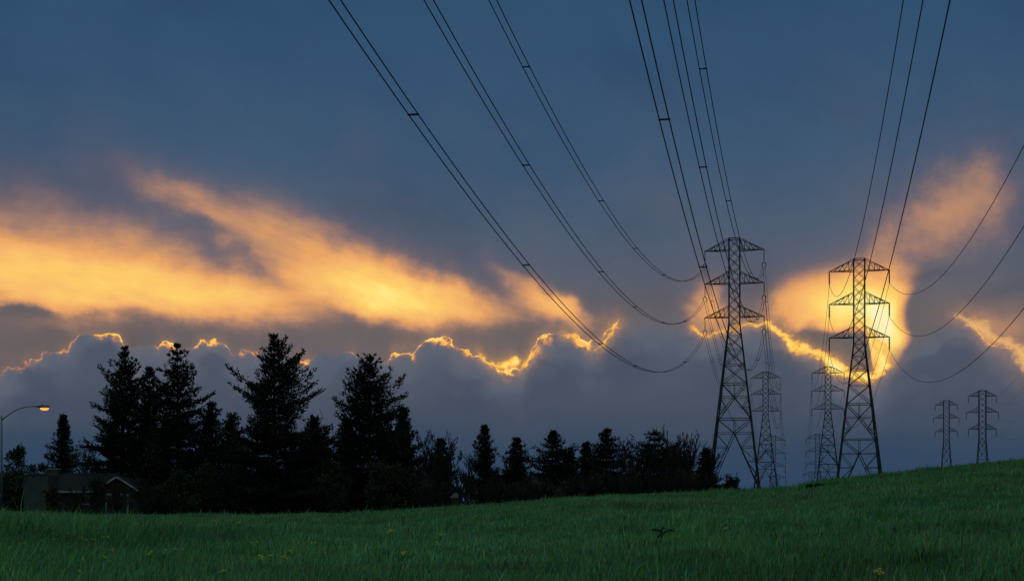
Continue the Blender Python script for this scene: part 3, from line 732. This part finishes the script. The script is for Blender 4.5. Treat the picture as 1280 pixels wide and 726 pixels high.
def bare(px, pytop, Y, rpx, label, seed, cat='bare tree', name='bare_tree', group='bare twiggy trees in the tree row', stems=3, twig=0.030, up=1.5, nb=(5, 5, 4)):
    rs = np.random.RandomState(seed); x, y, z0 = at(px, Y); H = EYE+(HOR-pytop)/F*Y - z0; Rm = rpx/F*Y
    root = empty(name, (x, y, z0)); tk = MB(); tw = MB()
    def grow(p, d, L, r, lvl, mb):
        pts = [p]; dd = d.copy(); n = 5
        for i in range(n):
            dd = dd + rs.normal(0, 0.10, 3) + np.array((0, 0, 0.10*up)); dd /= np.linalg.norm(dd); pts.append(pts[-1]+dd*L/n)
        mb.tube(pts, [max(twig, r*(1-0.75*i/n)) for i in range(n+1)], 4 if lvl else 6, False)
        if lvl < 3:
            for k in range(nb[lvl]):
                i = rs.randint(1 if lvl else 2, n+1); a = rs.rand()*6.283; sp_ = rs.uniform(0.25, 0.62)
                side = np.array((math.cos(a), math.sin(a), 0.1)); nd = dd*(1-sp_*0.5)+side*sp_; nd /= np.linalg.norm(nd)
                grow(pts[i], nd, L*rs.uniform(0.38, 0.62), max(twig, r*0.45), lvl+1, tw)
    for s in range(stems):
        a = rs.rand()*6.283; o = rs.rand()*Rm*0.3; sl = rs.uniform(0.05, 0.45)*min(1.0, Rm/H*1.4)
        d = np.array((math.cos(a)*sl, math.sin(a)*sl, 1.0)); d /= np.linalg.norm(d)
        grow(np.array((o*math.cos(a), o*math.sin(a), -0.1)), d, H*rs.uniform(0.62, 0.80), 0.008*H+0.03, 0, tk)
    # fit the twigs to the height the tree really has
    mz = max(v_[2] for v_ in tk.v+tw.v)
    for mb in (tk, tw): mb.v = [v_*np.array((1, 1, H/mz)) for v_ in mb.v]
    tk.build('trunk', twigm, root); tw.build('crown', twigm, root); tag(root, label, cat, group); return root
bare(530, 548, 156, 14, 'bare upright saplings beside the right flank of the broad dark conifer', 41, stems=4)
bare(545, 536, 157, 16, 'tallest bare twiggy tree left of the slender spire conifer', 42, stems=3)
bare(566, 546, 158, 18, 'bare forked tree reaching up over the pale little shed', 43, stems=3)
bare(588, 562, 159, 14, 'low bare tree between the shed and the slender spire', 44, stems=3)
bare(628, 572, 160, 12, 'low bare tree between the slender spire and the bobbed conifer', 45, stems=3)
bare(781, 543, 157, 12, 'thin bare tree in the gap right of the dense pointed conifer', 46, stems=3)
bare(797, 548, 157, 15, 'bare forked tree against the left side of the twig wrapped conifer', 47, stems=3)
bare(836, 530, 155, 14, 'tall bare tree poking up behind the twig wrapped conifer', 48, stems=3)
bare(862, 537, 156, 16, 'bare tree with upswept twigs left of the small cypress', 49, stems=4)
bare(873, 548, 156, 14, 'slanting bare tree right beside the small cypress', 50, stems=3)
bare(104, 545, 157, 12, 'bare twiggy sapling between the small fir and the tall conifers', 51, stems=3)
bare(385, 508, 155, 12, 'bare thin tree in the gap right of the tallest conifer', 52, stems=2)
bare(914, 590, 156, 9, 'low bare shrub right of the small cypress under the big left pylon', 53, cat='bush', name='bare_shrub', stems=6, group='low shrubs along the tree row')
# undergrowth closing the foot of the row
spots = [(228, 585, 28), (260, 572, 26), (298, 575, 28), (334, 582, 28), (374, 572, 28), (414, 570, 26), (440, 578, 28), (484, 574, 28), (516, 582, 22), (404, 552, 18)]
for i, (px, pt, rp) in enumerate(spots):
    lab = ['under the conifer with the open right side', 'under the low pointed shoulder conifer', 'left of the foot of the tallest conifer', 'hiding the trunk of the tallest conifer', 'right of the foot of the tallest conifer',
           'low between the tallest and the broad conifer', 'left of the foot of the broad dark conifer', 'hiding the trunk of the broad dark conifer', 'at the right foot of the broad dark conifer', 'high in the gap between the two tall conifers'][i]
    broad(px, pt, 150+(i*3 % 7), rp, 'dark evergreen bush '+lab, 60+i, leafm, group='dark bushes at the foot of the tall conifers', clumps=48, per=170)
spots2 = [(534, 592, 'right below the bare upright saplings'), (556, 596, 'left of the pale little shed'), (586, 592, 'right of the pale little shed'), (612, 594, 'at the foot of the slender spire conifer'), (642, 596, 'below the bobbed conifer'),
          (668, 598, 'in front of the white trimmed house'), (694, 592, 'at the foot of the conifer with the hooked branch'), (720, 590, 'below the low flank conifer right of the middle'), (742, 586, 'below the narrow twin conifer'), (770, 584, 'at the foot of the dense pointed conifer'),
          (792, 580, 'left below the twig wrapped conifer'), (822, 582, 'at the foot of the twig wrapped conifer'), (850, 582, 'right below the twig wrapped conifer'), (868, 588, 'left of the foot of the small cypress')]
for i, (px, pt, lab) in enumerate(spots2):
    bare(px, pt-2, 146+(i*5 % 8), 18, 'tangled brown bare shrub '+lab, 80+i, cat='bush', name='bare_shrub', group='tangled brown shrubs along the meadow edge', stems=9, nb=(4, 4, 3), twig=0.020)
    if i not in (2, 5): broad(px+6, pt+7, 156+(i % 4), 17, 'dull evergreen bush behind the shrub '+lab, 110+i, leafm, group='low dull bushes behind the brown shrubs', clumps=30, per=130)
broad(712, 603, 150, 20, 'rust brown leafy bush in the gap right of the middle of the tree row', 140, brownl, group='low shrubs along the tree row')
broad(908, 605, 158, 20, 'flat dark bush on the meadow edge between cypress and big left pylon', 141, leafm, group='low shrubs along the tree row', clumps=16)
broad(20, 549, 185, 26, 'round dark tree behind the street lamp at the left edge', 142, leafm, 'tree', 'broadleaf_tree', clumps=40, per=160)
broad(52, 572, 190, 24, 'low dark tree crown showing between street lamp and small fir', 143, leafm, 'tree', 'broadleaf_tree', clumps=26)
broad(6, 584, 160, 26, 'dark hedge-like bush left of the pale house wall', 144, leafm, group='bushes by the house', clumps=34, per=160)
broad(28, 592, 156, 14, 'small dark bush touching the left edge of the pale house wall', 145, leafm, group='bushes by the house')
broad(66, 606, 147, 9, 'small brown bush in front of the pale house wall', 146, brownl, group='bushes by the house', clumps=16)
broad(196, 600, 150, 18, 'dark bush hiding the right end of the gabled house', 147, leafm, group='bushes by the house', clumps=26)
bare(152, 600, 145, 15, 'bare shrub in front of the gabled end of the house', 151, cat='bush', name='bare_shrub', group='bushes by the house', stems=4)
bare(176, 588, 146, 14, 'bare shrub at the right corner of the gabled house', 152, cat='bush', name='bare_shrub', group='bushes by the house', stems=4)
bare(94, 604, 145, 15, 'bare shrub before the eave beside the pale house wall', 153, cat='bush', name='bare_shrub', group='bushes by the house', stems=5)
bare(120, 590, 146, 16, 'bare shrub in front of the low eave of the house', 148, cat='bush', name='bare_shrub', group='bushes by the house', stems=5)
x_, y_ = hit(1030, 616)
broad(1026, 607, 112, 22, 'flat dark bramble patch on the grassy slope below the middle pylons', 149, leafm, group=None, name='bramble_patch', clumps=20, lsz=0.22)

# ------------------------------------------------------------------ house at the left edge of the trees
HY = 151.0; s = HY/F
hx = lambda px: (px-640)*s
hz = lambda py: EYE+(HOR-py)*s
hr = empty('house', (hx(110), HY, gz(hx(110), HY)))
o = np.array(hr.location)
def pt(px, py, dy=0.0): return np.array((hx(px), HY+dy, hz(py)))-o
zb = -0.4
b = MB(); b.box((pt(62, 615)[0], 0, zb), (pt(136, 615)[0], 6.5, pt(0, 615.5)[2])); b.build('wall', darkwall, hr)
b = MB(); x0, x1 = pt(56, 0)[0], pt(140, 0)[0]; ze = pt(0, 613)[2]; zr = pt(0, 590)[2]
b.prism([(x0, -0.6, ze), (x0, 3.2, zr), (x0, 7.1, ze), (x0, 7.1, ze-.14), (x0, 3.2, zr-.14), (x0, -0.6, ze-.14)], (x1-x0, 0, 0)); rf = b.build('roof', shingle, hr)
MB().box((pt(52, 0)[0], 2.4, zr-1.2), (pt(63, 0)[0], 3.2, pt(0, 586)[2])).build('chimney', stucco, rf)
MB().box((pt(50.5, 0)[0], 2.25, pt(0, 586)[2]+.003), (pt(64.5, 0)[0], 3.35, pt(0, 584.6)[2])).build('chimney_cap', whitep, rf)
b = MB(); b.box((pt(74, 0)[0], -0.66, ze-.22), (pt(126, 0)[0], -0.603, ze-.02)); b.build('fascia', whitep, hr)
# pale wing on the left
b = MB(); b.prism([pt(36, 593, -0.5), pt(62, 593, -0.5), pt(62, 650, -0.5), pt(32, 650, -0.5), pt(31, 609, -0.5)], (0, 4.0, 0)); wg = b.build('side_wing', stucco, hr)
wg['label'] = 'pale stucco side wing with flat top'
b = MB(); b.bar(pt(30, 609, -0.55), pt(36, 592.4, -0.55), 0.13); b.bar(pt(36, 592.4, -0.55), pt(63, 592.4, -0.55), 0.13); b.build('wing_trim', stucco, hr)
# gabled porch wing
gx0, gx1, gpk = pt(130, 0)[0], pt(178, 0)[0], pt(152.5, 597)
b = MB(); b.prism([(gx0, -1.6, zb), (gx0, -1.6, pt(0, 612.5)[2]), (gpk[0], -1.6, gpk[2]-.12), (gx1, -1.6, pt(0, 612.5)[2]), (gx1, -1.6, zb)], (0, 5, 0)); b.build('gable_wall', darkwall, hr)
e0, e1 = pt(124, 615), pt(183, 616)
b = MB(); b.prism([(e0[0], -2.1, e0[2]), (gpk[0], -2.1, gpk[2]), (gpk[0], -2.1, gpk[2]+.16), (e0[0]-.05, -2.1, e0[2]+.14)], (0, 6, 0))
b.prism([(e1[0], -2.1, e1[2]), (e1[0]+.05, -2.1, e1[2]+.14), (gpk[0], -2.1, gpk[2]+.163), (gpk[0], -2.1, gpk[2]+.003)], (0, 6, 0)); b.build('gable_roof', shingle, hr)
for e in (e0, e1):
    MB().bar((e[0], -2.15, e[2]+.06), (gpk[0]*.985+e[0]*.015, -2.15, gpk[2]+.05), 0.17).build('bargeboard', whitep, hr)
# wide opening with frame, post and window
fx0, fx1 = pt(139, 0)[0], pt(164, 0)[0]; ft = pt(0, 618.7)[2]
fr = MB(); fr.box((fx0-.1, -1.70, ft), (fx1+.16, -1.603, ft+.15)); fr.box((fx1, -1.70, zb), (fx1+.15, -1.603, ft-.002)); fr.box((fx0-.1, -1.70, zb), (fx0, -1.603, ft-.002))
dr = fr.build('garage_door_frame', whitep, hr)
MB().box((fx0+.002, -1.66, zb), (fx1-.002, -1.604, ft-.004)).build('garage_door', doorm, dr)
wn = MB(); wx0, wx1 = pt(100, 0)[0], pt(112, 0)[0]; wz0, wz1 = pt(0, 630)[2], pt(0, 618)[2]
for lo, hi in (((wx0, -.06, wz0), (wx0+.08, -.003, wz1)), ((wx1-.08, -.06, wz0), (wx1, -.003, wz1)), ((wx0+.082, -.06, wz1-.08), (wx1-.082, -.003, wz1)), ((wx0+.082, -.06, wz0), (wx1-.082, -.003, wz0+.08))): wn.box(lo, hi)
wf = wn.build('window', whitep, hr); MB().box((wx0+.083, -.03, wz0+.083), (wx1-.083, -.004, wz1-.083)).build('pane', glassm, wf)
tag(hr, 'low house with white edged gable and pale stucco wing under the tall conifers', 'house')

# white trimmed house glimpsed through the brush
H2 = 170.0; s2 = H2/F
h2 = empty('house', ((645-640)*s2, H2, gz((645-640)*s2, H2))); o2 = np.array(h2.location)
p2 = lambda px, py, dy=0.0: np.array(((px-640)*s2, H2+dy, EYE+(HOR-py)*s2))-o2
xa, xb = p2(618, 0)[0], p2(690, 0)[0]; ez = p2(0, 606)[2]; rz_ = p2(0, 592)[2]
MB().box((xa, 0, -0.5), (xb, 7, ez)).build('wall', darkwall, h2)
MB().prism([(xa-.4, -.5, ez), (xa-.4, 3.5, rz_), (xa-.4, 7.5, ez), (xa-.4, 7.5, ez-.14), (xa-.4, 3.5, rz_-.14), (xa-.4, -.5, ez-.14)], (xb-xa+.8, 0, 0)).build('roof', shingle, h2)
MB().bar(p2(622, 607, -1.0), p2(632, 621, -1.0), 0.16).build('bargeboard', whitep, h2)
MB().bar(p2(622, 607, -1.0), p2(611, 620, -1.0), 0.16).build('bargeboard', whitep, h2)
for q0, q1 in ((650, 657), (668, 680)):
    a_, b_ = p2(q0, 622, -.06), p2(q1, 612, -.06); wf = MB().box((a_[0], -.06, a_[2]), (b_[0], -.003, b_[2])).build('window', whitep, h2)
    MB().box((a_[0]+.1, -.07, a_[2]+.1), (b_[0]-.1, -.062, b_[2]-.1)).build('pane', glassm, wf)
MB().box((p2(653, 0)[0], 2.6, rz_-.8), (p2(660, 0)[0], 3.3, p2(0, 588)[2])).build('chimney', stucco, h2)
tag(h2, 'dark house with white trim half hidden by brush behind the bobbed conifer', 'house')

# little pale shed
H3 = 143.0; s3 = H3/F; sx3 = (568-640)*s3
sh = empty('shed', (sx3, H3, gz(sx3, H3))); o3 = np.array(sh.location); p3 = lambda px, py, dy=0.0: np.array(((px-640)*s3, H3+dy, EYE+(HOR-py)*s3))-o3
MB().box((p3(564, 0)[0], 0, -.4), (p3(572, 0)[0], 1.4, p3(0, 622)[2])).build('wall', darkwall, sh)
MB().prism([p3(562.5, 622, -.15), p3(567, 617, .7), p3(572, 616.5, .7), p3(573, 622, -.15)], (0, .25, .07)).build('roof', stucco, sh)
tag(sh, 'little shed with pale sloping roof in the brush at the meadow edge', 'shed')

# ------------------------------------------------------------------ street lamp
LY = 128.0; sl_ = LY/F; lx = (2-640)*sl_
lp = empty('street_lamp', (lx, LY, gz(lx, LY))); o4 = np.array(lp.location)
p4 = lambda px, py: np.array(((px-640)*sl_, LY, EYE+(HOR-py)*sl_))-o4
MB().tube([(0, 0, -.3), (0, 0, p4(0, 519.5)[2])], [0.12, 0.075], 12).build('pole', polem, lp, True)
MB().tube([(0, 0, -.3), (0, 0, 0.28)], 0.22, 12).build('base', stucco, lp)
MB().tube([p4(1.8, 525), p4(7, 521), p4(14, 516), p4(22, 511.5), p4(31, 508.6), p4(38, 507.8), p4(46, 508)], [0.055, .052, .048, .045, .042, .04, .04], 10).build('arm', polem, lp, True)
hd = MB(); a, b_ = p4(44, 508.2), p4(62, 508.0)
ps = [a+(b_-a)*f for f in (0, .18, .4, .7, .92, 1)]; hd.tube(ps, [.06, .11, .16, .17, .12, .05], 12)
hd.v = [np.array((v[0], v[1]*1.25, (v[2]-a[2])*0.85+a[2]+.02)) for v in hd.v]; ho = hd.build('lamp_head', polem, lp, True)
MB().tube([p4(52.6, 506.6), p4(52.6, 504)], 0.045, 8).build('photocell', polem, ho)
ln = MB(); c = p4(55.6, 510.2); rings = [(0.0, 1.0), (-.35, .96), (-.7, .74), (-.95, .4), (-1.0, .08)]
i0 = 0
for dz, rr_ in rings:
    for j in range(16):
        g = 2*math.pi*j/16; ln.v.append(c+np.array((.40*rr_*math.cos(g), .24*rr_*math.sin(g), .20*dz+.02)))
for k in range(4):
    for j in range(16): ln.f.append((k*16+j, k*16+(j+1) % 16, (k+1)*16+(j+1) % 16, (k+1)*16+j))
ln.f += [tuple(range(16)), tuple(64+j for j in range(16))[::-1]]
ln.build('lens', lensm, ho, True)
tag(lp, 'lit street lamp with curved arm and orange glow at the left edge', 'street lamp')

# ------------------------------------------------------------------ yellow flowers and a dark weed in the meadow
fl = [(47,658),(68,664),(73,666),(85,669),(27,683),(36,691),(39,700),(70,678),(105,676),(98,716),(115,678),(140,690),(128,698),(132,675),(186,694),(207,691),(222,690),(277,716),(300,651),(170,656),
      (272,651),(228,652),(317,682),(328,698),(325,700),(337,698),(356,699),(360,690),(392,682),(503,694),(545,681),(554,672),(1095,719),(1102,722),(909,664),(488,666)]
hab = {}
protos = []
for k in range(3):
    rs = np.random.RandomState(200+k); r = empty('wildflower', (0, 0, 0)); stm = MB(); pet = MB()
    for j in range(4+k):
        a = rs.rand()*6.28; t_ = np.array((rs.uniform(.02, .14)*math.cos(a), rs.uniform(.02, .14)*math.sin(a), rs.uniform(.40, .54)))
        stm.tube([(0, 0, -.05), t_*np.array((.5, .5, .6)), t_], [.006, .005, .004], 5)
        for q_ in range(5):
            g = q_*1.2566+rs.rand()*.3; d = np.array((math.cos(g), math.sin(g), rs.uniform(.2, 1.3))); e = np.cross(d, (0, 0, 1)); e /= np.linalg.norm(e)
            i = len(pet.v); pet.v += [t_, t_+d*.036+e*.028, t_+d*.062, t_+d*.036-e*.028]; pet.f.append((i, i+1, i+2, i+3))
    stm.build('stem', stemm, r); pet.build('blossom', yellow, r); protos.append(r)
used = [False]*3
for i, (px, py) in enumerate(fl):
    x, y = hit(px, py+14); k = i % 3
    if not used[k]: r = protos[k]; used[k] = True
    else: r = copy_tree(protos[k])
    r.location = (x, y, gz(x, y)); r.rotation_euler = (0, 0, i*1.7); r.scale = [min(0.95, max(0.5, y/54.0))]*3
    tag(r, 'small yellow wildflower cluster on thin stems in the green meadow grass', 'flower', 'yellow wildflowers in the meadow')
x, y = hit(825, 684); wd = empty('weed', (x, y, gz(x, y))); k = y/F
w = MB(); hh = EYE+(HOR-668)*k - gz(x, y)
st0 = np.array((0, 0, -.05)); fork = np.array((3*k, 0, hh))
w.tube([st0, (0.5*k, 0, hh*.6), fork], [.03, .026, .022], 6); w.build('stem', weedm, wd)
for tips_ in ([(0, 0, 0), (-4, 0, 6), (-8, .2, 6.5), (-14, .4, 6)], [(0, 0, 0), (5, 0, 4.5), (10, .2, 6), (16, .3, 4.6)], [(0, 0, 0), (-1, .1, 6), (1, .2, 9), (4, .3, 8.5)], [(0, 0, -1), (-4, -.1, 0), (-6, -.2, -3)]):
    L_ = MB(); L_.tube([fork+np.array((a*k, b*.5, c_*k)) for a, b, c_ in tips_], [.018, .03, .035, .008][:len(tips_)], 6); L_.build('leaf', weedm, wd)
tag(wd, 'dark drooping weed standing alone in the meadow below the left pylon', 'weed')
